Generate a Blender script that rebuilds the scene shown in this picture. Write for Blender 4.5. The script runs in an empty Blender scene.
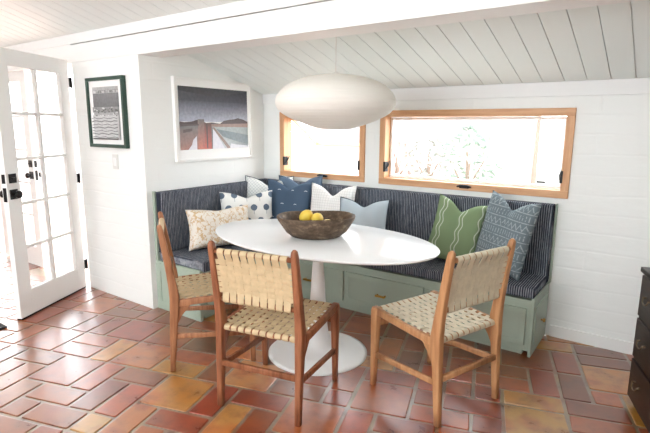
import bpy, bmesh, math, random
from mathutils import Vector, Matrix
random.seed(7)
col = bpy.context.scene.collection
PI = math.pi

# ------------------------------------------------------------------ colour + node helpers
def lin(c):
    c = c / 255.0
    return c / 12.92 if c <= 0.04045 else ((c + 0.055) / 1.055) ** 2.4
def rgb(r, g, b): return (lin(r), lin(g), lin(b), 1.0)

class V:
    """socket wrapper so node maths can be written as expressions"""
    def __init__(s, t, k): s.t, s.k = t, k
    def _m(s, op, *a):
        n = s.t.nodes.new('ShaderNodeMath'); n.operation = op
        for i, q in enumerate((s,) + a):
            if isinstance(q, V): s.t.links.new(q.k, n.inputs[i])
            else: n.inputs[i].default_value = q
        return V(s.t, n.outputs[0])
    def __add__(s, o): return s._m('ADD', o)
    def __sub__(s, o): return s._m('SUBTRACT', o)
    def __mul__(s, o): return s._m('MULTIPLY', o)
    def __truediv__(s, o): return s._m('DIVIDE', o)
    def lt(s, o): return s._m('LESS_THAN', o)
    def gt(s, o): return s._m('GREATER_THAN', o)
    def abs(s): return s._m('ABSOLUTE')
    def sin(s): return s._m('SINE')
    def fract(s): return s._m('FRACT')
    def floor(s): return s._m('FLOOR')
    def sqrt(s): return s._m('SQRT')
    def mx(s, o): return s._m('MAXIMUM', o)
    def mn(s, o): return s._m('MINIMUM', o)

class Mat:
    def __init__(s, name, base=(200, 200, 200), rough=0.6, metal=0.0, spec=0.5):
        s.m = bpy.data.materials.new(name); s.m.use_nodes = True
        s.t = s.m.node_tree; s.b = s.t.nodes['Principled BSDF']
        s.b.inputs['Base Color'].default_value = rgb(*base)
        s.b.inputs['Roughness'].default_value = rough
        s.b.inputs['Metallic'].default_value = metal
        s.b.inputs['Specular IOR Level'].default_value = spec
    def coord(s, kind='Object', scale=(1, 1, 1), rot=(0, 0, 0)):
        c = s.t.nodes.new('ShaderNodeTexCoord'); m = s.t.nodes.new('ShaderNodeMapping')
        m.inputs['Scale'].default_value = scale; m.inputs['Rotation'].default_value = rot
        s.t.links.new(c.outputs[kind], m.inputs[0]); return m.outputs[0]
    def xyz(s, sock=None):
        n = s.t.nodes.new('ShaderNodeSeparateXYZ'); s.t.links.new(sock or s.coord(), n.inputs[0])
        return [V(s.t, n.outputs[i]) for i in range(3)]
    def comb(s, x, y, z=0.0):
        n = s.t.nodes.new('ShaderNodeCombineXYZ')
        for i, q in enumerate((x, y, z)):
            if isinstance(q, V): s.t.links.new(q.k, n.inputs[i])
            else: n.inputs[i].default_value = q
        return n.outputs[0]
    def noise(s, sock, scale=5, detail=3, rough=0.5, out=0):
        n = s.t.nodes.new('ShaderNodeTexNoise'); n.inputs['Scale'].default_value = scale
        n.inputs['Detail'].default_value = detail; n.inputs['Roughness'].default_value = rough
        s.t.links.new(sock, n.inputs['Vector']); return V(s.t, n.outputs[out])
    def ramp(s, fac, stops):
        n = s.t.nodes.new('ShaderNodeValToRGB'); s.t.links.new(fac.k, n.inputs[0])
        e = n.color_ramp.elements
        while len(e) < len(stops): e.new(0.5)
        for i, (p, c) in enumerate(stops): e[i].position = p; e[i].color = rgb(*c)
        return n.outputs[0]
    def mix(s, fac, a, b, mode='MIX'):
        n = s.t.nodes.new('ShaderNodeMix'); n.data_type = 'RGBA'; n.blend_type = mode
        for i, q in ((0, fac), (6, a), (7, b)):
            if isinstance(q, V): s.t.links.new(q.k, n.inputs[i])
            elif isinstance(q, bpy.types.NodeSocket): s.t.links.new(q, n.inputs[i])
            elif isinstance(q, tuple): n.inputs[i].default_value = rgb(*q)
            else: n.inputs[i].default_value = q
        return n.outputs[2]
    def color(s, sock): s.t.links.new(sock, s.b.inputs['Base Color']); return s
    def bump(s, h, strength=0.3, dist=0.01):
        n = s.t.nodes.new('ShaderNodeBump'); n.inputs['Strength'].default_value = strength
        n.inputs['Distance'].default_value = dist
        s.t.links.new(h.k if isinstance(h, V) else h, n.inputs['Height'])
        s.t.links.new(n.outputs[0], s.b.inputs['Normal']); return s
    def attr(s, name='Col'):
        n = s.t.nodes.new('ShaderNodeAttribute'); n.attribute_name = name; return n.outputs['Color']

# ------------------------------------------------------------------ mesh helpers
def obj(name, bm, mat, parent=None, smooth=False, bevel=0, seg=2):
    me = bpy.data.meshes.new(name)
    bmesh.ops.recalc_face_normals(bm, faces=bm.faces[:])
    bm.to_mesh(me); bm.free()
    if mat: me.materials.append(mat.m if isinstance(mat, Mat) else mat)
    o = bpy.data.objects.new(name, me); col.objects.link(o)
    if parent: o.parent = parent
    if smooth:
        for p in me.polygons: p.use_smooth = True
    if bevel:
        b = o.modifiers.new('bevel', 'BEVEL'); b.width = bevel; b.segments = seg; b.limit_method = 'ANGLE'
        b.angle_limit = math.radians(40)
        for p in me.polygons: p.use_smooth = True
        w = o.modifiers.new('wn', 'WEIGHTED_NORMAL'); w.keep_sharp = True
    return o
def empty(name, loc=(0, 0, 0), rz=0.0):
    o = bpy.data.objects.new(name, None); col.objects.link(o); o.location = loc; o.rotation_euler = (0, 0, rz)
    o.empty_display_size = 0.1; return o
def tag(o, label=None, cat=None, group=None, kind=None):
    if label: o['label'] = label
    if cat: o['category'] = cat
    if group: o['group'] = group
    if kind: o['kind'] = kind
    return o
def struct(name, bm, mat, parent=None, **k):
    o = obj(name, bm, mat, parent, **k)
    if not parent: o['kind'] = 'structure'
    return o
def box(bm, x0, x1, y0, y1, z0, z1, M=None):
    vs = [bm.verts.new(Vector(c)) for c in ((x0, y0, z0), (x1, y0, z0), (x1, y1, z0), (x0, y1, z0), (x0, y0, z1), (x1, y0, z1), (x1, y1, z1), (x0, y1, z1))]
    if M:
        for v in vs: v.co = M @ v.co
    f = []
    for i in ((0, 3, 2, 1), (4, 5, 6, 7), (0, 1, 5, 4), (1, 2, 6, 5), (2, 3, 7, 6), (3, 0, 4, 7)): f.append(bm.faces.new([vs[j] for j in i]))
    return f
def nb(*boxes):
    bm = bmesh.new()
    for b in boxes: box(bm, *b)
    return bm
def sheet(x0, x1, y, z0, z1):
    bm = bmesh.new(); bm.faces.new([bm.verts.new(c) for c in ((x0, y, z0), (x1, y, z0), (x1, y, z1), (x0, y, z1))]); return bm
def sweep(bm, secs, cap=True):
    """secs: list of rings (lists of Vectors)"""
    R = [[bm.verts.new(v) for v in s] for s in secs]; n = len(R[0])
    for a, b in zip(R, R[1:]):
        for i in range(n): bm.faces.new((a[i], a[(i + 1) % n], b[(i + 1) % n], b[i]))
    if cap: bm.faces.new(R[0][::-1]); bm.faces.new(R[-1])
def tube(bm, pts, r, n=10):
    pts = [Vector(p) for p in pts]; rs = r if isinstance(r, (list, tuple)) else [r] * len(pts)
    secs = []; up = None
    for i, p in enumerate(pts):
        d = (pts[min(i + 1, len(pts) - 1)] - pts[max(i - 1, 0)]).normalized()
        if up is None: up = Vector((0, 0, 1)) if abs(d.z) < .9 else Vector((1, 0, 0))
        a = d.cross(up).normalized(); b = a.cross(d).normalized(); up = b
        secs.append([p + (a * math.cos(2 * PI * k / n) + b * math.sin(2 * PI * k / n)) * rs[i] for k in range(n)])
    sweep(bm, secs)
def lathe(bm, prof, n=48, c=(0, 0), sx=1, sy=1):
    secs = [[Vector((c[0] + r * sx * math.cos(2 * PI * k / n), c[1] + r * sy * math.sin(2 * PI * k / n), z)) for k in range(n)] for r, z in prof]
    sweep(bm, secs)
def bar(bm, pts, w, d, xdir=Vector((1, 0, 0)), rad=0.006):
    """rounded rectangular bar through pts; w along xdir, d perpendicular"""
    pts = [Vector(p) for p in pts]; secs = []
    ws = w if isinstance(w, (list, tuple)) else [w] * len(pts); ds = d if isinstance(d, (list, tuple)) else [d] * len(pts)
    for i, p in enumerate(pts):
        t = (pts[min(i + 1, len(pts) - 1)] - pts[max(i - 1, 0)]).normalized()
        a = (xdir - t * xdir.dot(t)).normalized(); b = t.cross(a).normalized(); r = []
        for sx, sy, base in ((1, 1, 0), (-1, 1, 90), (-1, -1, 180), (1, -1, 270)):
            for k in range(3):
                an = math.radians(base + 45 * k)
                r.append(p + a * (sx * (ws[i] / 2 - rad) + rad * math.cos(an)) + b * (sy * (ds[i] / 2 - rad) + rad * math.sin(an)))
        secs.append(r)
    sweep(bm, secs)
def polyprism(bm, pts2, axis, a0, a1):
    """pts2 in the other two axes"""
    def P(q, a):
        if axis == 'x': return Vector((a, q[0], q[1]))
        if axis == 'y': return Vector((q[0], a, q[1]))
        return Vector((q[0], q[1], a))
    A = [bm.verts.new(P(q, a0)) for q in pts2]; B = [bm.verts.new(P(q, a1)) for q in pts2]; n = len(A)
    for i in range(n): bm.faces.new((A[i], A[(i + 1) % n], B[(i + 1) % n], B[i]))
    bm.faces.new(A[::-1]); bm.faces.new(B)
def colour_faces(bm, faces, c):
    L = bm.loops.layers.float_color.get('Col') or bm.loops.layers.float_color.new('Col')
    for f in faces:
        for l in f.loops: l[L] = rgb(*c)

# ------------------------------------------------------------------ materials
def wall_mat(name, axis):
    m = Mat(name, (242, 243, 240), 0.75, spec=0.25)
    x, y, z = m.xyz(m.coord())
    h = {'x': x, 'y': y}[axis]
    wob = m.noise(m.comb(h, z), 2.5, 2)
    zz = z + (wob - 0.5) * 0.035
    br = m.t.nodes.new('ShaderNodeTexBrick'); br.inputs['Scale'].default_value = 1.0
    br.inputs['Brick Width'].default_value = 0.8; br.inputs['Row Height'].default_value = 0.125
    br.inputs['Mortar Size'].default_value = 0.012; br.inputs['Mortar Smooth'].default_value = 1.0
    m.t.links.new(m.comb(h, zz), br.inputs['Vector'])
    n1 = m.noise(m.comb(h, z * 2.2), 7, 3)
    patch = m.noise(m.comb(h * .6, z), 3.3, 2)
    hgt = n1 * 0.9 - V(m.t, br.outputs['Fac']) * (patch * 0.9 - .12)
    m.bump(hgt, 0.24, 0.012)
    return m
M_wx = wall_mat('painted_block_x', 'x'); M_wy = wall_mat('painted_block_y', 'y')
M_white = Mat('white_paint', (244, 243, 240), 0.5, spec=0.35)
M_trim = Mat('white_trim', (240, 240, 238), 0.55, spec=0.3)
M_trim.bump(M_trim.noise(M_trim.coord(scale=(3, 30, 30)), 4, 3), 0.12, 0.004)
M_ceil = Mat('ceiling_boards', (238, 244, 241), 0.6, spec=0.3)
M_ceil.bump(M_ceil.noise(M_ceil.coord(scale=(40, 3, 3)), 3, 3), 0.1, 0.003)

def wood_mat(name, c1, c2, axis='z', rough=0.45, sc=1.0):
    m = Mat(name, c1, rough, spec=0.35)
    s = {'x': (1.2, 14, 14), 'y': (14, 1.2, 14), 'z': (14, 14, 1.2)}[axis]
    n = m.noise(m.coord(scale=tuple(q * sc for q in s)), 3.0, 4, 0.6)
    m.color(m.ramp(n, [(0.30, c2), (0.62, c1)])); m.bump(n, 0.08, 0.002); return m
M_frame = wood_mat('fir_window_wood', (218, 170, 128), (200, 146, 104), 'x')
M_frame_v = wood_mat('fir_window_wood_upright', (218, 170, 128), (200, 146, 104), 'z')
M_wc = wood_mat('chair_wood_brown', (160, 102, 70), (116, 66, 42), 'z')
M_wr = wood_mat('chair_wood_honey', (196, 146, 102), (164, 110, 72), 'z')
M_wl = wood_mat('chair_wood_tan', (178, 124, 88), (132, 82, 54), 'z')
M_blk = Mat('black_metal', (28, 26, 26), 0.35, 0.6)
M_brass = Mat('brass', (190, 150, 80), 0.3, 1.0)
M_glass = Mat('window_glass', (255, 255, 255), 0.02)
def mk_glass():
    t = M_glass.t; g = t.nodes.new('ShaderNodeBsdfTransparent'); gl = t.nodes.new('ShaderNodeBsdfGlossy')
    gl.inputs['Roughness'].default_value = 0.02; fr = t.nodes.new('ShaderNodeLayerWeight'); fr.inputs[0].default_value = .12
    mx = t.nodes.new('ShaderNodeMixShader'); t.links.new(fr.outputs['Fresnel'], mx.inputs[0]); t.links.new(g.outputs[0], mx.inputs[1])
    t.links.new(gl.outputs[0], mx.inputs[2]); t.links.new(mx.outputs[0], t.nodes['Material Output'].inputs[0])
mk_glass()
M_green = Mat('sage_paint', (167, 180, 165), 0.5, spec=0.35)
M_table = Mat('white_lacquer', (246, 246, 246), 0.22, spec=0.5)
M_base = Mat('white_enamel', (238, 237, 234), 0.4)
def strap_mat(name, c):
    m = Mat(name, c, 0.55, spec=0.3)
    n = m.noise(m.coord(), 30, 3)
    m.color(m.ramp(n, [(0.3, tuple(int(q * .93) for q in c)), (0.7, c)])); return m
M_strap = strap_mat('leather_strap_cream', (208, 183, 145))
M_strap_r = strap_mat('leather_strap_pale', (216, 202, 174))
M_dark = Mat('dark_walnut', (44, 30, 24), 0.38, spec=0.4)
_n = M_dark.noise(M_dark.coord(scale=(3, 3, 22)), 3, 4)
M_dark.color(M_dark.ramp(_n, [(0.3, (30, 20, 16)), (0.7, (56, 40, 32))]))

def stripe_mat(name, axis):
    m = Mat(name, (50, 56, 70), 0.9, spec=0.1)
    x, y, z = m.xyz(m.coord())
    h, o = (x, y) if axis == 'x' else (y, x)
    n = m.noise(m.comb(h * 1.0, o * 0.05, z * 0.05), 330, 2, 0.6)
    n2 = m.noise(m.comb(h * 1.0, o * 0.25, z * 0.25), 230, 3, 0.7)
    wob = m.noise(m.comb(h * 0.3, o * .1, z * .1), 30, 2)
    st = (h * 470.0 + wob * 9.0).sin() * .5 + .5
    f = n * 0.42 + n2 * 0.24 + st * .34
    m.color(m.ramp(f, [(0.36, (50, 54, 64)), (0.50, (68, 73, 84)), (0.60, (112, 116, 125)), (0.72, (160, 163, 168))]))
    m.bump(n2, 0.15, 0.003); return m
M_sx = stripe_mat('navy_stripe_fabric_x', 'x'); M_sy = stripe_mat('navy_stripe_fabric_y', 'y')

# ------------------------------------------------------------------ camera
yaw, pit, rol = 0.6145, 0.183, 0.0064
fwd = Vector((-math.sin(yaw) * math.cos(pit), math.cos(yaw) * math.cos(pit), -math.sin(pit)))
rt = Vector((math.cos(yaw), math.sin(yaw), 0)); up = rt.cross(fwd)
r2 = rt * math.cos(rol) + up * math.sin(rol); u2 = -rt * math.sin(rol) + up * math.cos(rol)
cam = bpy.data.objects.new('camera', bpy.data.cameras.new('camera')); col.objects.link(cam)
mw = Matrix((r2, u2, -fwd)).transposed().to_4x4(); mw.translation = (3.1916, -3.5063, 1.42)
cam.matrix_world = mw; cam.data.sensor_width = 36; cam.data.lens = 36 * 488.13 / 650; cam.data.clip_start = 0.05
bpy.context.scene.camera = cam

# ------------------------------------------------------------------ floor
def build_floor():
    a = math.radians(17); u = 0.1515
    e1 = Vector((math.cos(a), math.sin(a))); e2 = Vector((-e1.y, e1.x)); ph = (0.431, 0.285)
    X0, X1, Y0, Y1 = -4.0, 4.2, -6.0, 0.0
    occ = {}; tiles = []
    def inside(i, j, w, h):
        c = e1 * ((i + w / 2 + ph[0]) * u) + e2 * ((j + h / 2 + ph[1]) * u)
        if c.y > -1.31 and c.x < -0.9: return False
        return X0 - .2 < c.x < X1 + .2 and Y0 - .2 < c.y < Y1 + .2
    def put(i, j, w, h, c=None):
        cells = [(p, q) for p in range(i, i + w) for q in range(j, j + h)]
        if any(k in occ for k in cells): return False
        for k in cells: occ[k] = 1
        tiles.append((i, j, w, h, c)); return True
    Y = (192, 138, 66); O = (170, 90, 40); R_ = (150, 68, 26); D = (130, 70, 28); P = (156, 84, 48); LO = (182, 108, 56)
    K = {  # known tiles seen in the room: lower-left cell, size, colour
        (2, -16, 2, 2): Y, (7, -16, 2, 2): LO, (4, -14, 2, 2): (200, 142, 88), (9, -14, 2, 2): O, (14, -14, 2, 2): Y,
        (-1, -14, 2, 2): LO, (-3, -16, 2, 2): P, (-6, -14, 2, 2): P, (4, -16, 1, 2): R_, (5, -15, 2, 1): R_,
        (5, -17, 1, 2): (204, 140, 84), (6, -17, 1, 2): R_, (6, -14, 2, 1): D, (0, -15, 2, 1): P, (1, -14, 2, 1): Y,
        (3, -17, 2, 1): R_, (10, -15, 2, 1): R_, (9, -16, 1, 2): O, (14, -12, 2, 1): Y, (17, -10, 2, 2): Y, (13, -11, 2, 1): O,
        (12, -12, 1, 1): O, (12, -13, 2, 1): R_, (11, -14, 2, 1): O, (8, -14, 1, 1): R_, (6, -13, 2, 1): R_,
        (12, -16, 2, 2): O, (13, -14, 1, 1): R_, (11, -13, 1, 1): R_, (9, -12, 2, 1): R_, (13, -12, 1, 1): R_}
    for (i, j, w, h), c in K.items(): put(i, j, w, h, c)
    for k in range(-6, 8):                                   # the repeating rows
        b = 5 * k
        for t in ((3 + b - 1, -16, 2, 2), (b + 4, -16, 1, 2), (b + 5, -15, 2, 1), (b + 5, -17, 1, 2), (b + 6, -17, 1, 2),
                  (b + 3, -17, 2, 1), (b + 2, -18, 1, 2), (b + 4, -18, 2, 1), (b - 1, -14, 2, 2), (b + 1, -14, 2, 1), (b + 3, -14, 1, 2), (b + 1, -13, 2, 1)):
            put(*t)
    for j in range(-60, 45):
        for i in range(-60, 45):
            if (i, j) in occ: continue
            r = random.random()
            opt = [(2, 2), (2, 1), (1, 2)] if r < .34 else ([(2, 1), (1, 2)] if r < .7 else [(1, 2), (2, 1)])
            for w, h in opt + [(1, 1)]:
                if put(i, j, w, h): break
    pal = [R_, R_, O, O, D, P, LO, Y, (154, 78, 38), (138, 70, 30)]
    bm = bmesh.new()
    f = box(bm, X0, X1, Y0, -1.31, -0.03, -0.004) + box(bm, -.91, X1, -1.31, Y1, -0.03, -0.004)
    colour_faces(bm, f, (150, 136, 120))
    g = 0.0085
    for (i, j, w, h, c) in tiles:
        if not inside(i, j, w, h): continue
        rr = random.Random(i * 131 + j * 17)
        c = c or rr.choice(pal)
        c = tuple(max(0, min(255, int(q + rr.uniform(-8, 8)))) for q in c)
        x0, x1 = (i + ph[0]) * u + g, (i + w + ph[0]) * u - g; y0, y1 = (j + ph[1]) * u + g, (j + h + ph[1]) * u - g
        jt = [rr.uniform(-.003, .003) for _ in range(8)]
        def ring(ins, z, rad):
            out = []
            for (cx, cy, sx, sy, base), jx, jy in zip(((x1, y1, 1, 1, 0), (x0, y1, -1, 1, 90), (x0, y0, -1, -1, 180), (x1, y0, 1, -1, 270)), jt[:4], jt[4:]):
                for k in range(3):
                    an = math.radians(base + 45 * k)
                    px = cx + jx - sx * (ins + rad) + rad * math.cos(an); py = cy + jy - sy * (ins + rad) + rad * math.sin(an)
                    q = e1 * px + e2 * py; out.append(Vector((q.x, q.y, z)))
            return out
        S = [ring(0, -.006, .008), ring(0.0008, -.001, .008), ring(.006, 0.0, .008)]
        if max(v.y for v in S[0]) > 0.05: pass
        R = [[bm.verts.new(v) for v in s] for s in S]; n = 12; ff = []
        for A, B in zip(R, R[1:]):
            for k in range(n): ff.append(bm.faces.new((A[k], A[(k + 1) % n], B[(k + 1) % n], B[k])))
        ff.append(bm.faces.new(R[-1])); colour_faces(bm, ff, c)
    m = Mat('terracotta_tiles', (180, 110, 70), 0.3, spec=0.45)
    n1 = m.noise(m.coord(), 9, 4, 0.6); n2 = m.noise(m.coord(), 60, 3)
    shade = m.ramp(n1, [(0.25, (172, 160, 150)), (0.5, (235, 232, 228)), (0.75, (255, 250, 240))])
    n3 = m.noise(m.coord(), 4.5, 2)
    warm = m.ramp(n3, [(0.38, (255, 214, 190)), (0.5, (255, 255, 255)), (0.64, (255, 240, 196))])
    m.color(m.mix(1.0, m.mix(1.0, m.attr(), shade, 'MULTIPLY'), warm, 'MULTIPLY'))
    m.b.inputs['Coat Weight'].default_value = 1.0; m.b.inputs['Coat Roughness'].default_value = .30; m.b.inputs['Coat IOR'].default_value = 1.7; rg = n1 * 0.22 + 0.2; m.t.links.new(rg.k, m.b.inputs['Roughness'])
    m.bump(n1 * 0.8 + n2 * 0.2, 0.16, 0.006)
    return struct('floor', bm, m)
build_floor()

# ------------------------------------------------------------------ room shell
SL = 0.297; HC = 1.704
def roof(y): return HC - SL * y
WX = [(0.21, 1.12), (1.26, 2.665)]; WZ = (0.962, 1.545)
struct('wall_back', nb((-.91, .21, 0, .13, 0, 1.9), (.21, 1.12, 0, .13, 0, WZ[0]), (.21, 1.12, 0, .13, WZ[1], 1.9), (1.12, 1.26, 0, .13, 0, 1.9),
       (1.26, 2.665, 0, .13, 0, WZ[0]), (1.26, 2.665, 0, .13, WZ[1], 1.9), (2.665, 4.2, 0, .13, 0, 1.9)), M_wx)
bm = bmesh.new(); polyprism(bm, [(-1.31, 0), (-.001, 0), (-.001, roof(0) + .03), (-1.11, roof(-1.11) + .03), (-1.11, 1.915), (-1.31, 1.915)], 'x', -.91, 0)
wl = struct('wall_left', bm, M_wx)
wl.data.materials.append(M_wy.m)
for p in wl.data.polygons:
    if abs(p.normal.x) > .5: p.material_index = 1
struct('wall_entry', nb((-4, -3.6, -1.31, -1.19, 0, 1.96), (-4, -.911, -1.31, -1.19, 1.965, 2.1)), M_wx)
struct('added_wall_far_left', nb((-4.12, -4, -6, -1.19, 0, 3.6)), M_wy)  # unseen wall, added to keep sky light out of the room
struct('added_wall_front', nb((-4, 4.2, -6.12, -6, 0, .9), (-4, 4.2, -6.12, -6, 2.5, 3.6), (-4, -.6, -6.12, -6, .9, 2.5), (2.8, 4.2, -6.12, -6, .9, 2.5)), M_wx)  # unseen wall added behind the camera; its opening is sized to meter sky light
struct('wall_right', nb((4.2, 4.32, -6, .13, 0, 3.6)), M_wy)
# beam between the room and the nook: two boards of different height
struct('trim_1', nb((-4, 4.2, -1.3105, -1.11, 1.9155, 2.056)), M_trim, bevel=.003)
struct('trim_2', nb((-4, 4.2, -1.316, -1.11, 2.061, 2.30)), M_trim, bevel=.003)
struct('trim_3', nb((0.001, 4.2, -.014, -.0005, 1.618, 1.72)), M_trim, bevel=.002)
struct('baseboard_back', nb((2.63, 4.2, -.014, -.0005, 0, .082)), M_white, bevel=.003)
def boards(x0, x1, ya, yb, za, zb, pitch=.1285, off=0.02, gap=.0045):
    bm = bmesh.new(); x = x0 + off
    def slab(a, b, lo, hi): polyprism(bm, [(ya, za + lo), (yb, zb + lo), (yb, zb + hi), (ya, za + hi)], 'x', a, b)
    slab(x0, x1, .012, .03)
    if off > .01: slab(x0, x - gap, 0, .0119)
    while x < x1:
        slab(x, min(x + pitch - gap, x1), 0, .0119); x += pitch
    return bm
struct('ceiling', boards(0, 4.2, -1.2, 0.0, roof(-1.2), roof(0), off=.016), M_ceil)
y1 = -6.0
struct('ceiling', boards(-4, 4.2, y1, -1.312, 2.135 + SL * (-1.31 - y1), 2.135, pitch=.1285), M_ceil)

# ------------------------------------------------------------------ windows
def window(i, x0, x1, open_deg):
    r = empty('window_%d' % i, (x0, 0, WZ[0])); r['kind'] = 'structure'
    W, H = x1 - x0, WZ[1] - WZ[0]; c = .05
    bm = nb((0, W, -.018, .10, H - c, H), (0, W, -.018, .10, 0, c)); obj('window_frame', bm, M_frame, r, bevel=.003)
    bm = nb((0, c, -.017, .10, c, H - c), (W - c, W, -.017, .10, c, H - c)); obj('window_jamb', bm, M_frame_v, r, bevel=.003)
    s = empty('window_sash', (0, .085, H - c)); s.parent = r; s.rotation_euler = (math.radians(open_deg), 0, 0)
    h = H - 2 * c; k = .022
    sm = nb((c + .004, W - c - .004, -.018, .014, -h + .004, -h + k), (c + .004, W - c - .004, -.018, .014, -k, -.004),
            (c + .004, c + k, -.018, .014, -h + k, -k), (W - c - k, W - c - .004, -.018, .014, -h + k, -k))
    obj('sash_frame', sm, M_white if not open_deg else M_frame, s, bevel=.002)
    obj('pane', sheet(c + k, W - c - k, -.001, -h + k, -k), M_glass, s)
    # cam lock on the sill and side stays
    bm = bmesh.new(); xc = W * (.51 if i == 2 else .55)
    box(bm, xc - .035, xc + .035, -.034, -.018, .018, .034); tube(bm, [(xc - .05, -.04, .03), (xc - .02, -.048, .038), (xc + .03, -.045, .036), (xc + .055, -.038, .03)], [.006, .009, .009, .006])
    obj('window_latch', bm, M_blk, r, smooth=False, bevel=.002)
    for xs in (c - .003, W - c + .003):
        sgn = 1 if xs < W / 2 else -1
        bm = nb((xs - .006, xs + .012 if sgn > 0 else xs + .006, -.022, .03, c + .05, c + .13)) if sgn > 0 else nb((xs - .012, xs + .006, -.022, .03, c + .05, c + .13))
        tube(bm, [(xs + sgn * .012, -.01, c + .07), (xs + sgn * .02, .02, c + .10), (xs + sgn * .012, .05, c + .13)], .005, 8)
        obj('window_stay', bm, M_blk, r, bevel=.002)
    return r
window(1, *WX[0], 58); w2 = window(2, *WX[1], 0)
obj('maker_plate', nb((1.19, 1.245, .062, .066, .085, .097)), M_blk, w2)

# ------------------------------------------------------------------ french doors
def french_door(name, loc, ang, width, hw):
    r = empty(name, loc, ang); r['kind'] = 'structure'
    W, H, s0, s1 = width, 1.935, .105, .125; z0, z1 = .20, H - .115
    obj('door_frame', nb((0, s0, -.02, .02, .012, H), (W - s1, W, -.02, .02, .012, H), (s0, W - s1, -.02, .02, .012, z0), (s0, W - s1, -.02, .02, z1, H)), M_white, r, bevel=.003)
    bm = bmesh.new(); xm = (s0 + W - s1) / 2
    box(bm, xm - .014, xm + .014, -.014, .014, z0, z1)
    for k in range(1, 5):
        z = z0 + (z1 - z0) * k / 5; box(bm, s0, xm - .014, -.0135, .0135, z - .011, z + .011); box(bm, xm + .014, W - s1, -.0135, .0135, z - .011, z + .011)
    obj('muntin', bm, M_white, r, bevel=.002)
    for k in range(5):
        for a, b in ((s0, xm - .014), (xm + .014, W - s1)):
            za = z0 + (z1 - z0) * k / 5 + (.011 if k else 0); zb = z0 + (z1 - z0) * (k + 1) / 5 - (.011 if k < 4 else 0)
            obj('pane', sheet(a, b, 0, za, zb), M_glass, r)
    xk = W - .055
    for sg in (1, -1):
        bm = nb((xk - .035, xk + .035, min(sg * .02, sg * .027), max(sg * .02, sg * .027), .895, .965))
        bm2 = bmesh.new()
        tube(bm2, [(xk, sg * .027, .93), (xk, sg * .045, .93)], .011, 12); tube(bm2, [(xk, sg * .045, .93), (xk, sg * .052, .93), (xk, sg * .07, .93), (xk, sg * .078, .93)], [.014, .027, .027, .017], 16)
        p = obj('door_handle', bm, M_blk, r, bevel=.002); obj('knob', bm2, M_blk, p, smooth=True)
        obj('deadbolt', nb((xk - .033, xk + .033, min(sg * .02, sg * .028), max(sg * .02, sg * .028), 1.01, 1.076), (xk - .018, xk + .018, min(sg * .028, sg * .042), max(sg * .028, sg * .042), 1.037, 1.049)), M_blk, r, bevel=.002)
    obj('latch_plate', nb((W, W + .002, -.013, .013, .88, .98), (W, W + .002, -.013, .013, 1.01, 1.075)), M_blk, r)
    obj('door_sweep', nb((.01, W - .005, -.022, .022, .003, .014)), M_blk if hw else M_white, r)
    if hw:
        for z in (.21, .97, 1.76):
            bm = nb((-.030, .004, .012, .022, z - .04, z + .04)); tube(bm, [(-.020, .026, z - .045), (-.020, .026, z + .045)], .008, 10)
            obj('hinge', bm, M_blk, r, bevel=.001)
    return r
french_door('door_1', (-.942, -1.345, 0), math.radians(-63), .77, True)
french_door('door_2', (-2.70, -1.25, 0), 0, .86, False)
struct('door_frame_entry', nb((-1.0, -.975, -1.312, -1.19, 0, 1.935)), M_white) if False else None

# ------------------------------------------------------------------ outside
M_out = Mat('patio_tiles', (226, 200, 186), 0.5)
br = M_out.t.nodes.new('ShaderNodeTexBrick'); br.inputs['Scale'].default_value = 3.2
br.inputs['Color1'].default_value = rgb(222, 176, 158); br.inputs['Color2'].default_value = rgb(232, 196, 178); br.inputs['Mortar'].default_value = rgb(222, 214, 206)
br.inputs['Mortar Size'].default_value = .02
M_out.t.links.new(M_out.coord(rot=(0, 0, .3)), br.inputs['Vector']); M_out.color(br.outputs[0])
struct('floor_patio', nb((-12, -.911, -1.31, 12, -.04, -.012), (-12, -4.0, -8, -1.31, -.04, -.012)), M_out)
M_gr = Mat('pale_ground', (168, 166, 158), 0.9)
struct('ground', nb((-.98, 16, .13, 16, -.06, -.02)), M_gr)
M_ext = Mat('exterior_white', (240, 238, 234), 0.8)
o = empty('garden_wall', (-6.3, 2.0, 0)); tag(o, 'white garden wall beyond the tiled patio, seen left of the open french door', 'wall')
obj('wall_body', nb((-.15, 0, -6, 6, -.012, 1.75)), M_ext, o); obj('wall_cap', nb((-.2, .05, -6, 6, 1.75, 1.83)), M_ext, o)
def house(name, loc, rz, W, H, D, wallc, roofc, wins, label):
    r = empty(name, loc, rz); tag(r, label, 'house')
    mw_ = Mat(name + '_wall', wallc, .9); mr_ = Mat(name + '_roof', roofc, .9)
    obj('wall_body', nb((-W / 2, W / 2, 0, D, 0, H)), mw_, r)
    bm = bmesh.new(); polyprism(bm, [(-.35, H - .05), (D / 2, H + .7), (D + .35, H - .05), (D + .35, H + .08), (D / 2, H + .86), (-.35, H + .08)], 'x', -W / 2 - .3, W / 2 + .3)
    obj('roof', bm, mr_, r)
    mf = Mat(name + '_sash', (140, 130, 124), .8); mg = Mat(name + '_pane', (118, 118, 122), .3)
    for (x, z, w, h) in wins:
        f = obj('window', nb((x, x + w, -.04, 0, z, z + h)), mf, r)
        obj('pane', nb((x + .06, x + w / 2 - .03, -.05, -.04, z + .06, z + h - .06), (x + w / 2 + .03, x + w - .06, -.05, -.04, z + .06, z + h - .06)), mg, f)
    return r
house('neighbour_house', (-3.2, 9.5, 0), .12, 6.5, 2.1, 4, (168, 156, 150), (156, 124, 112), [(-2.4, .9, 1.1, .8), (-.6, .9, .8, .9), (1.2, .9, 1.2, .8)], 'pale house with a pinkish pitched roof seen through the smaller open window')
house('garden_shed', (4.0, 11.0, 0), -.2, 4.6, 2.0, 3, (176, 174, 170), (160, 160, 160), [(-1.9, 1.0, .8, .7)], 'white low outbuilding seen through the wide window')
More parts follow.
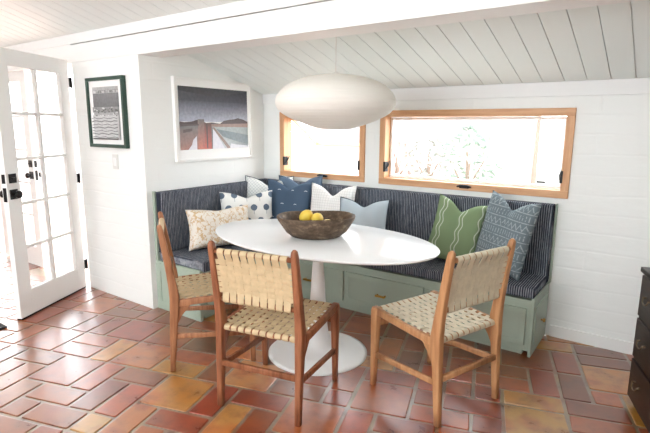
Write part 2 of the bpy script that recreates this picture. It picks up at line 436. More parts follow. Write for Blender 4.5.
def shrub(name, loc, R, H, c, label, n=420, trunk=0.0, seed=1):
    rd = random.Random(seed); r = empty(name, loc); tag(r, label, 'shrub' if not trunk else 'tree', 'plants in the garden outside')
    bm = bmesh.new()
    for _ in range(n):
        a, b = rd.uniform(0, 2 * PI), rd.uniform(-.9, 1); q = math.sqrt(1 - b * b) * R * rd.uniform(.5, 1)
        p = Vector((q * math.cos(a), q * math.sin(a), trunk + H / 2 + b * H / 2 * .98)); d = Vector((rd.uniform(-1, 1), rd.uniform(-1, 1), rd.uniform(-.4, 1))).normalized()
        s = d.cross(Vector((rd.random(), rd.random(), rd.random()))).normalized(); L = .17; w = .035
        vs = [bm.verts.new(p + k) for k in (-d * L * .5, s * w, d * L * .5, -s * w)]; bm.faces.new(vs)
    obj('foliage', bm, Mat(name + '_leaf', c, .8), r)
    bm = bmesh.new(); tube(bm, [(0, 0, 0), (.03, 0, trunk + H * .35), (-.02, .03, trunk + H * .7)], [.06, .04, .015], 8)
    for k in range(4): tube(bm, [(0, 0, trunk + H * .2), (R * .5 * math.cos(k * 1.7), R * .5 * math.sin(k * 1.7), trunk + H * .6)], [.025, .01], 6)
    obj('stem', bm, Mat(name + '_stem', (120, 104, 92), .9), r)
shrub('shrub', (.25, 5.0, -.02), .6, 1.45, (134, 148, 136), 'pale green spiky shrub outside the middle of the wide window', seed=3)
shrub('shrub', (-1.0, 6.2, -.02), .5, 1.25, (140, 142, 136), 'thin greyish shrub in front of the outbuilding, left part of the wide window', 260, seed=5)
shrub('tree', (.6, 8.6, -.02), .8, .5, (100, 124, 94), 'green tree crown near the top of the wide window', 300, 1.85, 8)
shrub('shrub', (-1.9, 6.5, -.02), .6, 1.1, (166, 148, 142), 'pale pinkish shrub outside the smaller open window', 300, seed=11)

# ------------------------------------------------------------------ banquette
def cabinetry():
    r = empty('corner_bench', (0, 0, 0)); tag(r, 'sage green painted built-in corner bench with drawers, wrapping the nook walls', 'bench')
    e = .0015
    # carcase: left run + back run, floor plinth
    bm = nb((e, .50, -1.24, -e, .035, .37), (.5, 2.585, -.43, -e, .035, .37)); obj('carcase', bm, M_green, r, bevel=.002)
    obj('plinth', nb((.02, .47, -1.2, -.02, 0, .035), (.47, 2.545, -.41, -.02, 0, .035)), M_green, r)
    # bench end panels that carry the backrest
    obj('end_panel', nb((2.585, 2.603, -.435, -e, .0, .385), (2.603, 2.612, -.04, -e, .385, .925)), M_green, r, bevel=.002)
    obj('end_panel', nb((e, .505, -1.262, -1.24, .0, .385), (e, .022, -1.262, -1.24, .385, .925)), M_green, r, bevel=.002)
    # raised stiles on the left end
    obj('end_frame', nb((e, .055, -1.268, -1.262, .0, .37), (.45, .505, -1.268, -1.262, .0, .37), (.055, .45, -1.268, -1.262, .31, .37), (.055, .45, -1.268, -1.262, .0, .07)), M_green, r, bevel=.002)
    def drawer(x0, x1, z0, z1, pull=True):
        d = obj('drawer', nb((x0, x1, -.446, -.43, z0, z1)), M_green, r, bevel=.002)
        obj('drawer_panel', nb((x0, x1, -.449, -.446, z1 - .035, z1), (x0, x1, -.449, -.446, z0, z0 + .035), (x0, x0 + .035, -.449, -.446, z0 + .035, z1 - .035), (x1 - .035, x1, -.449, -.446, z0 + .035, z1 - .035)), M_green, d, bevel=.0015)
        xc, zc = (x0 + x1) / 2, (z0 + z1) / 2 - .005
        bm = nb((xc - .036, xc - .026, -.47, -.446, zc - .007, zc + .007), (xc + .026, xc + .036, -.47, -.446, zc - .007, zc + .007), (xc - .04, xc + .04, -.482, -.47, zc - .008, zc + .008))
        obj('brass_pull', bm, M_brass, d, bevel=.003)
    drawer(.555, 1.205, .075, .315); drawer(1.225, 1.875, .075, .315); drawer(1.895, 2.56, .075, .315)
    # side drawer on the right end
    d = obj('side_drawer', nb((2.603, 2.611, -.40, -.06, .075, .325)), M_green, r, bevel=.002)
    bm = bmesh.new(); tube(bm, [(2.611, -.235, .19), (2.621, -.235, .19), (2.627, -.235, .19), (2.637, -.235, .19)], [.007, .006, .014, .011], 12); obj('knob', bm, M_brass, d, smooth=True)
    # left run drawers face the room
    for a, b in ((-1.20, -.83), (-.81, -.46)):
        d = obj('drawer', nb((.50, .515, a, b, .075, .315)), M_green, r, bevel=.002)
        obj('brass_pull', nb((.515, .54, (a + b) / 2 - .04, (a + b) / 2 + .04, .187, .203)), M_brass, d, bevel=.003)
cabinetry()
def rcush(x0, x1, y0, y1, z0, z1, cuts=1): return nb((x0, x1, y0, y1, z0, z1))
def cushion(name, bx, mat, label, rad=.02):
    o = obj(name, nb(bx), mat, None, bevel=rad, seg=4); tag(o, label, 'cushion')
    x0, x1, y0, y1, z0, z1 = bx; q = rad * .3
    pm = bmesh.new()
    for z in (z0 + q, z1 - q): 
        P = [(x0 + q, y0 + q, z), (x1 - q, y0 + q, z), (x1 - q, y1 - q, z), (x0 + q, y1 - q, z), (x0 + q, y0 + q, z)]
        for a, b in zip(P, P[1:]): tube(pm, [a, b], .004, 6)
    obj('piping', pm, mat, o)
    return o
cushion('seat_cushion', (.004, .525, -1.235, -.105, .3715, .451), M_sy, 'navy striped seat cushion along the left wall bench')
cushion('seat_cushion', (.5265, 2.60, -.45, -.105, .3865, .452), M_sx, 'long navy striped seat cushion on the back bench below the windows')
cushion('back_cushion', (.024, .1, -1.256, -.11, .4525, .925), M_sy, 'navy striped back cushion standing against the left wall below the desert print')
cushion('back_cushion', (.004, 2.598, -.1, -.004, .3865, .925), M_sx, 'long navy striped back cushion below the two windows')

# ------------------------------------------------------------------ pillows
def pillow_bm(w, h, t, chop=.0, n=22):
    bm = bmesh.new(); G = {}
    for side in (-1, 1):
        for i in range(n + 1):
            for j in range(n + 1):
                if side == 1 and (i in (0, n) or j in (0, n)): G[1, i, j] = G[-1, i, j]; continue
                u, v = 2 * i / n - 1, 2 * j / n - 1
                x = w / 2 * u * (1 - .085 * (1 - v * v)); z = h / 2 * v * (1 - .085 * (1 - u * u))
                th = t / 2 * ((1 - u ** 4) * (1 - v ** 4)) ** .55
                if chop:
                    k = math.exp(-(abs(u) / .36) ** 1.6) * ((v + 1) / 2) ** 2.2
                    z -= chop * h * k; th *= 1 - .45 * k; x *= 1 - .04 * ((v + 1) / 2) ** 2
                y = side * th + .004 * math.sin(7 * u + 3 * v) * (1 - u * u) * (1 - v * v)
                G[side, i, j] = bm.verts.new((x, y, z + h / 2))
    for side in (-1, 1):
        for i in range(n):
            for j in range(n):
                f = [G[side, i, j], G[side, i + 1, j], G[side, i + 1, j + 1], G[side, i, j + 1]]
                bm.faces.new(f if side < 0 else f[::-1])
    edge = [G[-1, i, 0].co.copy() for i in range(n)] + [G[-1, n, j].co.copy() for j in range(n)] + [G[-1, n - i, n].co.copy() for i in range(n)] + [G[-1, 0, n - j].co.copy() for j in range(n + 1)]
    return bm, edge
def pillow(name, w, h, t, chop, loc, heading, lean, roll, mat, label, pipe=None):
    bm, edge = pillow_bm(w, h, t, chop)
    o = obj(name, bm, mat, None, smooth=True)
    o.matrix_world = Matrix.Translation(loc) @ Matrix.Rotation(math.radians(heading), 4, 'Z') @ Matrix.Rotation(math.radians(-lean), 4, 'X') @ Matrix.Rotation(math.radians(roll), 4, 'Y')
    tag(o, label, 'pillow', 'throw pillows on the corner bench')
    if pipe:
        b2 = bmesh.new(); tube(b2, edge, .0035, 6); obj('piping', b2, pipe, o)
    return o
def fabric(name, c):
    m = Mat(name, c, .9, spec=.1); m.bump(m.noise(m.coord(), 260, 2), .2, .002); return m
M_dot = fabric('tree_dot_cotton', (232, 232, 226)); x, y, z = M_dot.xyz()
row = (z / .11).floor(); xs = x / .105 + (row * .5).fract(); fx = (xs.fract() - .5) * .105; fz = ((z / .11).fract() - .5) * .11
nz = M_dot.noise(M_dot.coord(), 140, 2)
dd = (fx * fx + (fz - .008) * (fz - .008)).sqrt(); dot = dd.lt(nz * .008 + .0225)
stem = (fx.abs().lt(.0022)) * (fz.lt(0)) * (fz.gt(-.048))
M_dot.color(M_dot.mix(dot.mx(stem * .6), (230, 230, 226), (96, 110, 126)))
M_gold = fabric('gold_floral_linen', (232, 224, 212))
n = M_gold.noise(M_gold.coord(), 20, 3, .6); n3 = M_gold.noise(M_gold.coord(), 26, 2, .5)
br_ = ((n - .5).abs().lt(.022)).mx((n3 - .62).gt(0))
M_gold.color(M_gold.mix(br_ * .8, (230, 222, 210), (204, 168, 118)))
M_trel = fabric('trellis_cotton', (226, 228, 224)); x, y, z = M_trel.xyz()
a_ = ((x + z) / .03).fract(); b_ = ((x - z) / .03).fract()
M_trel.color(M_trel.mix((a_.lt(.14)).mx(b_.lt(.14)) * .55, (230, 231, 227), (140, 150, 158)))
M_navy = fabric('slate_blue_cotton', (66, 88, 112)); x, y, z = M_navy.xyz()
row = (z / .12).floor(); fx = ((x / .13 + row * .37).fract() - .5) * .13; fz = ((z / .12).fract() - .5) * .12
arc = ((fz + fx * fx * 22.0).abs().lt(.0028)) * (fx.abs().lt(.013))
M_navy.color(M_navy.mix(arc, (76, 94, 114), (205, 212, 220)))
M_dusty = fabric('dusty_blue_velvet', (104, 122, 142))
M_wgrid = fabric('white_grid_cotton', (238, 237, 234)); x, y, z = M_wgrid.xyz()
g1 = (x / .021).fract().lt(.12); g2 = (z / .021).fract().lt(.12)
M_wgrid.color(M_wgrid.mix(g1.mx(g2) * .5, (240, 239, 236), (180, 178, 176)))
M_grey = fabric('pale_blue_grey_linen', (182, 193, 200)); M_piped = fabric('slate_piping', (74, 84, 94))
M_grn = fabric('sage_green_cotton', (128, 152, 110)); x, y, z = M_grn.xyz()
wv = (z * 60.0).sin() * .007
def ln(c0): return ((x - c0 + wv).abs().lt(.0035))
L_ = ln(-.125).mx(ln(-.100)).mx(ln(.015)).mx(ln(.04)).mx(ln(.15)).mx(ln(.175))
M_grn.color(M_grn.mix(L_ * .75, (122, 140, 106), (204, 210, 194)))
M_pat = fabric('slate_block_print', (120, 132, 138)); x, y, z = M_pat.xyz()
band = (z / .062).floor(); bz = (z / .062).fract(); odd = (band * .5).fract().gt(.25)
tri = ((x / .032).fract() - .5).abs() * 2.0
zig = ((bz - tri * .6 - .2).abs().lt(.10)); grid_ = ((x / .018).fract().lt(.28)) * (bz.gt(.25)) * (bz.lt(.8)); edge_ = (bz.lt(.09))
nn = M_pat.noise(M_pat.coord(), 90, 3); wear = nn.gt(.42)
pp = ((odd * zig).mx((odd * -1.0 + 1.0) * grid_)).mx(edge_) * wear
M_pat.color(M_pat.mix(pp * .75, (112, 124, 130), (172, 180, 182)))
PL = [
 ('throw_pillow', .46, .53, .12, .13, (.295, -.285, .455), 32, 11, 0, M_trel, 'white trellis print pillow with slate piping in the corner behind the dotted pillow', M_piped),
 ('throw_pillow', .50, .545, .07, .12, (.575, -.185, .455), 2, 5, -3, M_dusty, 'dusty blue pillow mostly hidden behind the dark blue and the white grid pillows', None),
 ('throw_pillow', .48, .51, .11, .11, (.510, -.315, .458), 9, 12, 0, M_navy, 'dark slate blue pillow with tiny white arc marks left of the white grid pillow', None),
 ('throw_pillow', .44, .50, .13, .16, (.945, -.265, .458), 6, 9, 0, M_wgrid, 'white grid print pillow with a deep notch between dark blue and pale grey ones', None),
 ('throw_pillow', .41, .43, .12, .12, (1.31, -.375, .456), 14, 14, 0, M_grey, 'pale blue grey plain pillow with dark piping right of the white grid pillow', M_piped),
 ('throw_pillow', .47, .43, .13, .10, (.34, -.585, .455), 52, 13, 0, M_dot, 'white pillow printed with slate blue round trees behind the gold floral pillow', None),
 ('throw_pillow', .55, .325, .15, .05, (.33, -.87, .462), 67, 16, 0, M_gold, 'cream lumbar pillow with gold floral print at the left end of the bench', None),
 ('throw_pillow', .38, .47, .13, .15, (1.965, -.25, .462), 4, 11, 9, M_grn, 'sage green pillow with wavy white lines left of the block print pillow', None),
 ('throw_pillow', .40, .52, .14, .14, (2.30, -.27, .468), -22, 10, 7, M_pat, 'grey blue block print pillow at the right end of the bench', None),
]
for a in PL: pillow(*a)

# ------------------------------------------------------------------ table
t = empty('oval_table', (1.475, -1.145, 0)); tag(t, 'white oval pedestal dining table in front of the corner bench', 'table')
bm = bmesh.new(); lathe(bm, [(.90, .728), (.955, .7335), (.99, .742), (1.0, .748), (.998, .753), (.99, .755), (.5, .7552), (.01, .7553)], 96, sx=.765, sy=.458)
obj('tabletop', bm, M_table, t, smooth=True)
bm = bmesh.new(); lathe(bm, [(.315, 0), (.315, .006), (.29, .012), (.20, .022), (.12, .04), (.085, .07), (.068, .13), (.058, .22), (.049, .35), (.040, .5), (.031, .62), (.030, .68), (.045, .715), (.11, .728)], 64)
obj('pedestal', bm, M_base, t, smooth=True)

# bowl + lemons
M_bowl = Mat('dark_carved_wood', (96, 76, 62), .6, spec=.3)
nb_ = M_bowl.noise(M_bowl.coord(scale=(1, 1, 1.6)), 22, 5, .65)
M_bowl.color(M_bowl.ramp(nb_, [(.3, (66, 52, 42)), (.55, (100, 82, 66)), (.72, (146, 126, 104))])); M_bowl.bump(nb_, .35, .006)
bo = empty('dough_bowl', (1.458, -1.141, .7555), math.atan2(.653, .757)); tag(bo, 'rustic dark wooden oval bowl holding lemons at the centre of the table', 'bowl')
bm = bmesh.new(); N = 64
prof = [(.57, 0), (.64, .004), (.78, .030), (.88, .066), (.955, .104), (.985, .124), (.97, .130), (.93, .126), (.86, .095), (.72, .045), (.50, .018), (.02, .014)]
def brow(r, z):
    out = []
    for k in range(N):
        a = 2 * PI * k / N; rr = r
        lip = math.exp(-((a if a < PI else a - 2 * PI) / .22) ** 2) + math.exp(-((a - PI) / .22) ** 2)
        if r > .93: rr = r + .035 * lip
        out.append(Vector((.238 * rr * math.cos(a), .19 * rr * math.sin(a), z + (.004 * math.sin(3 * a) if z > .1 else 0))))
    return out
sweep(bm, [brow(r, z) for r, z in prof]); obj('bowl_body', bm, M_bowl, bo, smooth=True)
M_lem = Mat('lemon_skin', (238, 205, 84), .45); M_lem.bump(M_lem.noise(M_lem.coord(), 120, 2), .15, .002)
def lemon(loc, rot, label):
    bm = bmesh.new(); pr = []
    for k in range(15):
        a = PI * k / 14; r = .033 * math.sin(a) ** .85 if 0 < k < 14 else .002
        zz = -.041 * math.cos(a) * (1 + .12 * abs(math.cos(a)) ** 6); pr.append((max(r, .002), zz))
    pr = [(r * 1.13, z * 1.1) for r, z in pr]; lathe(bm, pr, 24); o = obj('lemon', bm, M_lem, None, smooth=True); o.location = loc; o.rotation_euler = rot
    return tag(o, label, 'lemon', 'lemons in the wooden bowl')
lemon((1.385, -1.150, .872), (0.25, .9, .3), 'left lemon of the two piled highest in the bowl, standing higher')
lemon((1.468, -1.145, .864), (1.3, .3, .5), 'right lemon of the two piled highest in the bowl')
lemon((1.518, -1.108, .824), (1.5, 0, 1.2), 'lemon lying low in the bowl, only its top showing beside the right one')
lemon((1.43, -1.14, .802), (1.5, .2, -.4), 'lemon buried under the two highest lemons in the bowl')

# ------------------------------------------------------------------ chairs
def post_y(z):
    return -.012 + .030 * min(z, .45) / .45 if z < .45 else .018 - .062 * ((z - .45) / .42) ** 1.15
def make_chair(loc, rz, wood, strap, label):
    r = empty('woven_chair', loc, rz); tag(r, label, 'chair', 'woven strap dining chairs')
    ZS = .455; xd = Vector((1, 0, 0))
    for s in (-1, 1):
        bm = bmesh.new(); zs = [0, .1, .2, .3, .38, .45, .52, .6, .7, .8, .845, .868, .877]
        ws = [.030, .032, .034, .036, .038, .040, .038, .036, .034, .032, .031, .026, .014]
        ds = [.030, .034, .038, .044, .052, .056, .048, .042, .038, .034, .032, .027, .014]
        bar(bm, [(s * .222, post_y(z), z) for z in zs], ws, ds, xd, .006); obj('rear_leg', bm, wood, r, smooth=True)
        bm = bmesh.new(); zs = [0, .1, .25, .38, .44, .458]
        bar(bm, [(s * .226, .462 - .012 * z / .45, z) for z in zs], [.028, .031, .036, .040, .042, .034], [.028, .032, .038, .045, .048, .038], xd, .006); obj('front_leg', bm, wood, r, smooth=True)
        bm = bmesh.new(); bar(bm, [(s * .226, .03, .415), (s * .228, .24, .425), (s * .227, .445, .440)], [.026] * 3, [.04, .036, .04], xd, .005); obj('side_rail', bm, wood, r, smooth=True)
        bm = bmesh.new(); bar(bm, [(s * .224, .01, .215), (s * .226, .455, .185)], .018, .030, xd, .004); obj('stretcher', bm, wood, r, smooth=True)
        # curved corner brace between side rail and rear leg
        bm = bmesh.new(); polyprism(bm, [(.03, .425), (.135, .425), (.095, .39), (.055, .34), (.028, .29), (.020, .30)], 'x', s * .222 - .011, s * .222 + .011); obj('corner_brace', bm, wood, r, bevel=.003)
    bm = bmesh.new(); bar(bm, [(-.21, -.002, .235), (.21, -.002, .235)], .030, .020, Vector((0, 0, 1)), .004); obj('stretcher', bm, wood, r, smooth=True)
    bm = bmesh.new(); bar(bm, [(-.21, .455, .36), (.21, .455, .36)], .026, .02, Vector((0, 0, 1)), .004); obj('stretcher', bm, wood, r, smooth=True)
    for y_, z_ in ((.022, .420), (.445, .444)):
        bm = bmesh.new(); tube(bm, [(-.21, y_, z_), (.21, y_, z_)], .013, 10); obj('seat_rail', bm, wood, r, smooth=True)
    def yb(z): return post_y(z)
    zt, zb = .826, .576
    for z_ in (zt, zb):
        bm = bmesh.new(); tube(bm, [(-.21, yb(z_), z_), (.21, yb(z_), z_)], .012, 10); obj('back_rail', bm, wood, r, smooth=True)
    def strip(bm, path, half, wdir, th=.0022):
        """flat strap following path (list of (point, normal)), width 2*half along wdir"""
        secs = []
        for q_ in path:
            p, nrm = q_[0], q_[1]; a = wdir * half * (q_[2] if len(q_) > 2 else 1); b = nrm * (th / 2)
            secs.append([p + a + b, p - a + b, p - a - b, p + a - b])
        sweep(bm, secs)
    # ---- seat weave
    bm = bmesh.new(); NU, NV = 10, 9; xw = .205; pit_u = 2 * xw / NU; y0, y1_ = .022, .445
    pv = (y1_ - y0 - .03) / NV
    def zc(x, y): return .4335 + (y - y0) / (y1_ - y0) * .024 - .010 * (1 - (x / .22) ** 2)*.8
    for i in range(NU):
        x = -xw + pit_u * (i + .5); path = []
        for k, an in enumerate((-70, -35, 0, 40, 70)):    # around the rear rail
            pass
        R_ = .0150
        for an in (200, 240, 270, 300, 330):
            pass
        def arc(cy, cz, a0, a1, n=7):
            return [(Vector((x, cy + R_ * math.cos(math.radians(a0 + (a1 - a0) * k / n)), cz + R_ * math.sin(math.radians(a0 + (a1 - a0) * k / n)))), Vector((0, math.cos(math.radians(a0 + (a1 - a0) * k / n)), math.sin(math.radians(a0 + (a1 - a0) * k / n))))) for k in range(n + 1)]
        path += arc(y0, .420, 300, 90)
        for j in range(NV):
            y = y0 + .015 + pv * (j + .5); sg = 1 if (i + j) % 2 else -1
            path.append((Vector((x, y, zc(x, y) + sg * .0026)), Vector((0, 0, 1))))
        path += arc(y1_, .444, 90, -120)
        strip(bm, path, pit_u * .385, Vector((1, 0, 0)))
    for j in range(NV):
        y = y0 + .015 + pv * (j + .5); dz = (1 - (y - y0) / (y1_ - y0)) * -.018; path = [(Vector((-.222, y, .444 + dz)), Vector((-.7, 0, .7))), (Vector((-.214, y, .457 + dz)), Vector((0, 0, 1)))]
        for i in range(NU):
            x = -xw + pit_u * (i + .5); sg = -1 if (i + j) % 2 else 1
            path.append((Vector((x, y, zc(x, y) + sg * .0026)), Vector((0, 0, 1))))
        path += [(Vector((.214, y, .457 + dz)), Vector((0, 0, 1))), (Vector((.222, y, .444 + dz)), Vector((.7, 0, .7)))]
        strip(bm, path, pv * .25, Vector((0, 1, 0)))
    obj('woven_seat', bm, strap, r)
    # ---- back weave
    bm = bmesh.new(); NU, NV = 9, 6; xw = .190; pit_u = 2 * xw / NU; R_ = .0165; mg = .036
    yt, ybm = yb(zt), yb(zb); tdir = Vector((0, yt - ybm, zt - zb)); Lh = tdir.length; tdir.normalize(); nrm = Vector((0, -tdir.z, tdir.y)).normalized()  # faces rearwards
    pv = (Lh - 2 * mg) / NV; O = Vector((0, ybm, zb))
    for i in range(NU):
        x = -xw + pit_u * (i + .5); path = []; X = Vector((x, 0, 0))
        def arc2(c, a0, a1, n=8):
            out = []
            for k in range(n + 1):
                a = math.radians(a0 + (a1 - a0) * k / n); d = tdir * math.sin(a) + nrm * math.cos(a); out.append((c + X + d * R_, d))
            return out
        path += arc2(O, 130, 360 + 0)[::1]
        path = arc2(O, 170, 360)
        for j in range(NV):
            sg = 1 if (i + j) % 2 else -1
            path.append((O + X + tdir * (mg + pv * (j + .5)) + nrm * (.004 + sg * .0014), nrm, 1.12))
        path += arc2(O + tdir * Lh, 0, 190)
        strip(bm, path, pit_u * .41, Vector((1, 0, 0)))
    for j in range(NV):
        c = O + tdir * (mg + pv * (j + .5)) + nrm * .004; path = [(c + Vector((-.212, 0, 0)) + nrm * .004, nrm)]
        for i in range(NU):
            x = -xw + pit_u * (i + .5); sg = -1 if (i + j) % 2 else 1
            path.append((c + Vector((x, 0, 0)) + nrm * (sg * .0014), nrm))
        path.append((c + Vector((.212, 0, 0)) + nrm * .004, nrm))
        strip(bm, path, pv * .44, tdir, .0014)
    obj('woven_back', bm, strap, r)
    return r
# rear-foot midpoints measured on the floor
make_chair((1.641, -1.870, 0), math.radians(12.5), M_wc, M_strap, 'brown wood chair with cream strap seat, its back to us before the pedestal')
make_chair((2.474, -1.232, 0), math.radians(70), M_wr, M_strap_r, 'honey wood chair with pale woven straps at the right end of the table')
make_chair((.765, -1.705, 0), math.radians(-37), M_wl, M_strap, 'tan wood strap chair at the left end of the table, left of the brown chair')

# ------------------------------------------------------------------ pendant
p = empty('pendant_lamp', (1.495, -1.0, 1.565)); tag(p, 'off-white saucer shaped ribbed pendant lamp hanging over the oval table', 'lamp')
M_pap = Mat('lamp_skin', (232, 227, 218), .8, spec=.15)
x, y, z = M_pap.xyz(); rib = ((z * 420.0).sin() * .5 + .5); M_pap.bump(rib, .35, .003)
M_pap.b.inputs['Emission Color'].default_value = rgb(255, 248, 238); M_pap.b.inputs['Emission Strength'].default_value = 0.04
cv = [(.02, .156), (.10, .156), (.118, .152), (.19, .140), (.26, .116), (.32, .080), (.354, .040), (.368, -.002), (.358, -.036), (.33, -.070), (.27, -.102), (.19, -.134), (.11, -.157), (.075, -.163), (.02, -.163)]
bm = bmesh.new(); lathe(bm, cv, 72); sh = obj('lamp_shade', bm, M_pap, p, smooth=True)
sb = sh.modifiers.new('sub', 'SUBSURF'); sb.levels = sb.render_levels = 2
bm = bmesh.new(); tube(bm, [(0, 0, .15), (0, 0, roof(-1.0) - 1.566)], .0022, 8); obj('cord', bm, Mat('cord_white', (225, 222, 216), .6), p)
bm = bmesh.new(); lathe(bm, [(.03, .155), (.03, .162), (.012, .172), (.004, .176)], 20); obj('cap', bm, Mat('lamp_cap', (225, 222, 216), .5), p)

# ------------------------------------------------------------------ pictures
def art_mat(name, rough=.35):
    m = Mat(name, (128, 128, 128), rough); n = m.noise(m.coord(), 40, 4)
    m.color(m.mix(.22, m.attr(), m.ramp(n, [(.3, (90, 90, 90)), (.7, (235, 235, 235))]), 'OVERLAY')); return m
def print_mesh(polys, w, h, base=None):
    """polys: (points in 0..1, colour or list of per-point colours); painted back to front as a stack of thin sheets, facing local -y"""
    bm = bmesh.new(); L = bm.loops.layers.float_color.new('Col')
    for k, (pts, c) in enumerate(polys):
        vs = [bm.verts.new(((u - .5) * w, -.0003 * k, (v - .5) * h)) for u, v in pts]
        f = bm.faces.new(vs)
        for i, l in enumerate(f.loops): l[L] = rgb(*(c[i] if isinstance(c[0], tuple) else c))
    return bm
def rect(u0, u1, v0, v1): return [(u0, v0), (u1, v0), (u1, v1), (u0, v1)]
def picture(name, loc, rz, W, H, fw, mat_f, label, art, aw, ah, ac, depth=.03):
    r = empty(name, loc, rz); tag(r, label, 'picture')
    obj('frame', nb((-W / 2, W / 2, -depth, 0, H / 2 - fw, H / 2), (-W / 2, W / 2, -depth, 0, -H / 2, -H / 2 + fw), (-W / 2, -W / 2 + fw, -depth, 0, -H / 2 + fw, H / 2 - fw), (W / 2 - fw, W / 2, -depth, 0, -H / 2 + fw, H / 2 - fw)), mat_f, r, bevel=.002)
    obj('mat_board', nb((-W / 2 + fw, W / 2 - fw, -depth * .55, -.002, -H / 2 + fw, H / 2 - fw)), Mat(name + '_mat', (246, 245, 243), .6), r)
    a = obj('print', print_mesh(art, aw, ah), art_mat(name + '_print'), r); a.location = (ac[0], -depth * .55 - .0008, ac[1])
    return r
# desert-like print on the left wall
S0, S1 = (66, 68, 76), (178, 182, 200)
art2 = [(rect(0, 1, .78, 1), [(92, 94, 104), (80, 82, 94), (58, 60, 68), (98, 98, 102)]), (rect(0, 1, .45, .78), [S1, (186, 190, 204), (88, 90, 104), (100, 102, 112)]),
 ([(0, .93), (.5, .86), (1, .97), (1, 1), (0, 1)], [(74, 76, 82), (84, 84, 90), (60, 62, 70), (70, 72, 78), (70, 72, 76)]),
 ([(0, .40), (1, .40), (1, .46), (.92, .50), (.84, .52), (.78, .50), (.70, .49), (.62, .47), (.56, .42), (.44, .44), (.36, .43), (.26, .49), (.16, .45), (.06, .44), (0, .45)], (74, 58, 58)),
 (rect(0, 1, 0, .41), (120, 124, 126)), (rect(0, .30, 0, .40), [(168, 120, 108), (176, 104, 90), (118, 118, 118), (110, 112, 114)]),
 ([(.40, .41), (1, .43), (1, .36), (.40, .37)], (150, 122, 112)), ([(.44, .37), (1, .36), (1, 0), (.62, 0)], [(170, 176, 176), (150, 160, 160), (128, 138, 142), (200, 202, 206)]),
 ([(.50, .33), (.75, .28), (1, .22), (1, .06), (.8, .12), (.6, .20)], (112, 126, 130)),
 (rect(.24, .33, 0, .49), [(196, 112, 92), (186, 92, 74), (112, 106, 104), (126, 120, 118)]), (rect(.33, .43, 0, .43), [(200, 84, 62), (190, 76, 58), (92, 60, 54), (106, 72, 64)]),
 (rect(.355, .375, .02, .42), (70, 46, 42)), ([(.10, 0), (.22, 0), (.22, .22), (.17, .16), (.15, .08)], (226, 222, 230)), ([(.44, 0), (.62, 0), (.52, .22), (.45, .34)], (226, 224, 232)),
 ([(.44, .36), (.47, .36), (.72, 0), (.66, 0)], (140, 116, 108)), ([(.70, 0), (1, 0), (1, .03), (.8, .06), (.72, .08)], (214, 214, 220)), ([(.04, .32), (.16, .34), (.16, .30), (.04, .27)], (92, 78, 74)), ([(0, .37), (.25, .39), (.25, .41), (0, .41)], (86, 76, 74))]
picture('framed_print', (.002, -.618, 1.462), math.radians(90), .845, .655, .018, M_white, 'white framed colour print of dark hills under a grey sky on the left nook wall', art2, .755, .495, (0, .012), .034)
# black and white photograph on the entry wall
rr = random.Random(4); art1 = [(rect(0, 1, 0, 1), (176, 176, 176)), (rect(0, 1, .62, .88), [(108, 108, 110), (112, 112, 114), (128, 128, 130), (122, 122, 124)]), (rect(0, 1, .88, .93), (196, 196, 196)), (rect(0, 1, .93, .935), (90, 90, 90))]
for k in range(26): a = rr.uniform(0, .92); art1.append((rect(a, a + .05, .885, .885 + rr.uniform(.02, .05)), (rr.choice((120, 150, 220)),) * 3))
art1 += [(rect(0, 1, .52, .62), (150, 150, 150)), (rect(0, 1, .0, .46), (206, 206, 206))]
for k in range(40): a = rr.uniform(0, .95); v = rr.uniform(.44, .6); g = rr.choice((70, 100, 225)); art1.append((rect(a, a + rr.uniform(.02, .08), v, v + .02), (g, g, g)))
for k in range(7):
    v = .04 + k * .06; pts = [(i / 8, v + .012 * math.sin(i * 2.1 + k)) for i in range(9)]
    art1.append((pts + [(u, w_ + .010 + .008 * (k % 2)) for u, w_ in pts[::-1]], ((84, 84, 84), (120, 120, 120))[k % 2]))
art1.append((rect(0, 1, 0, .025), (80, 80, 80)))
M_fgreen = Mat('dark_green_frame', (38, 66, 54), .4)
picture('framed_photograph', (-.418, -1.312, 1.512), 0, .50, .535, .026, M_fgreen, 'dark green framed black and white photograph beside the open french door', art1, .35, .40, (.0, -.005), .034)
# light switch
M_sw = Mat('switch_plastic', (222, 222, 218), .4)
sw = empty('light_switch', (-.37, -1.3105, 1.135)); tag(sw, 'small white wall switch below the dark green framed photograph', 'switch')
pl = obj('switch_plate', nb((-.036, .036, -.009, 0, -.058, .058)), M_sw, sw, bevel=.003); obj('toggle', nb((-.016, .016, -.014, -.009, -.032, .032)), M_trim, sw, bevel=.002)

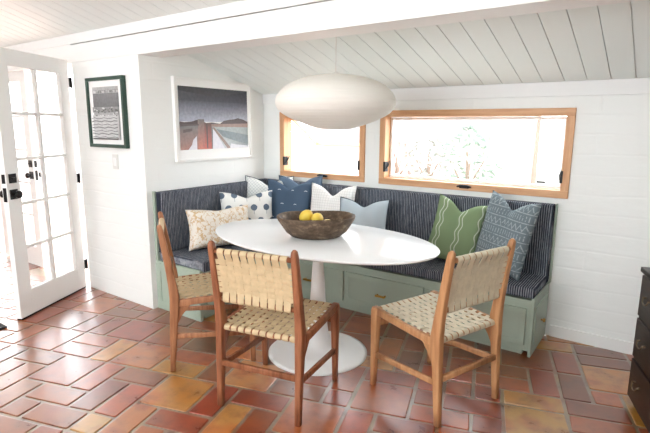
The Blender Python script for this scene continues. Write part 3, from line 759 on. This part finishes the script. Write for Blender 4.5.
# ------------------------------------------------------------------ dresser
def dresser():
    ang = math.atan2(.316, .949)
    r = empty('dresser', (3.131, -.656, 0), ang); tag(r, 'dark brown wooden chest of drawers at the right edge of the room', 'dresser')
    L, Dp, H = 1.15, .5, .735    # length runs toward the viewer (local -y), depth local +x
    obj('body', nb((.012, Dp, -L, 0, .03, H - .025)), M_dark, r, bevel=.003)
    obj('top', nb((-.004, Dp + .01, -L - .01, .01, H - .025, H)), M_dark, r, bevel=.004)
    obj('foot_rail', nb((.03, Dp - .02, -L + .03, -.03, 0, .03)), M_dark, r)
    for (z0, z1) in ((.05, .255), (.27, .475), (.49, .70)):
        for y0 in (-.555, -1.13):
            d = obj('drawer', nb((0, .012, y0, y0 + .54, z0, z1)), M_dark, r, bevel=.003)
            for yc in (y0 + .41, y0 + .13):
                bm = bmesh.new(); zc = (z0 + z1) / 2 + .015
                for q in (-.035, .035): tube(bm, [(0, yc + q, zc), (-.016, yc + q, zc)], .005, 8)
                tube(bm, [(-.014, yc - .035, zc), (-.018, yc - .028, zc - .018), (-.02, yc, zc - .026), (-.018, yc + .028, zc - .018), (-.014, yc + .035, zc)], .0035, 8)
                obj('drawer_pull', bm, Mat('aged_brass', (120, 104, 84), .4, .9), d, smooth=True)
dresser()
# dark mat by the door
mt = obj('door_mat', nb((-1.35, -.520, -2.75, -2.14, .0005, .012)), Mat('mat_fibre', (44, 40, 38), .95), None, bevel=.003); tag(mt, 'dark flat door mat on the tiles just inside the open french door', 'mat')

# ------------------------------------------------------------------ light
w = bpy.data.worlds.new('world'); bpy.context.scene.world = w; w.use_nodes = True
w.node_tree.nodes['Background'].inputs[0].default_value = (.90, .955, 1.0, 1); w.node_tree.nodes['Background'].inputs[1].default_value = 9.5
def area(name, loc, rot, sx, sy, e, c=(1, 1, 1)):
    l = bpy.data.lights.new(name, 'AREA'); l.shape = 'RECTANGLE'; l.size = sx; l.size_y = sy; l.energy = e; l.color = c
    o = bpy.data.objects.new(name, l); col.objects.link(o); o.location = loc; o.rotation_euler = rot; return o
area('added_fill_softbox', (2.2, -4.9, 2.85), (math.radians(25), 0, 0), 3.5, 1.4, 50, (.93, .975, 1))  # added soft fill from behind the camera, not a lamp the room has
s = bpy.data.objects.new('sun', bpy.data.lights.new('sun', 'SUN')); col.objects.link(s); s.data.energy = 1.5; s.data.angle = .05; s.rotation_euler = (math.radians(35), math.radians(18), math.radians(20))
sc = bpy.context.scene
sc.view_settings.view_transform = 'Standard'; sc.view_settings.look = 'None'; sc.view_settings.exposure = -0.02
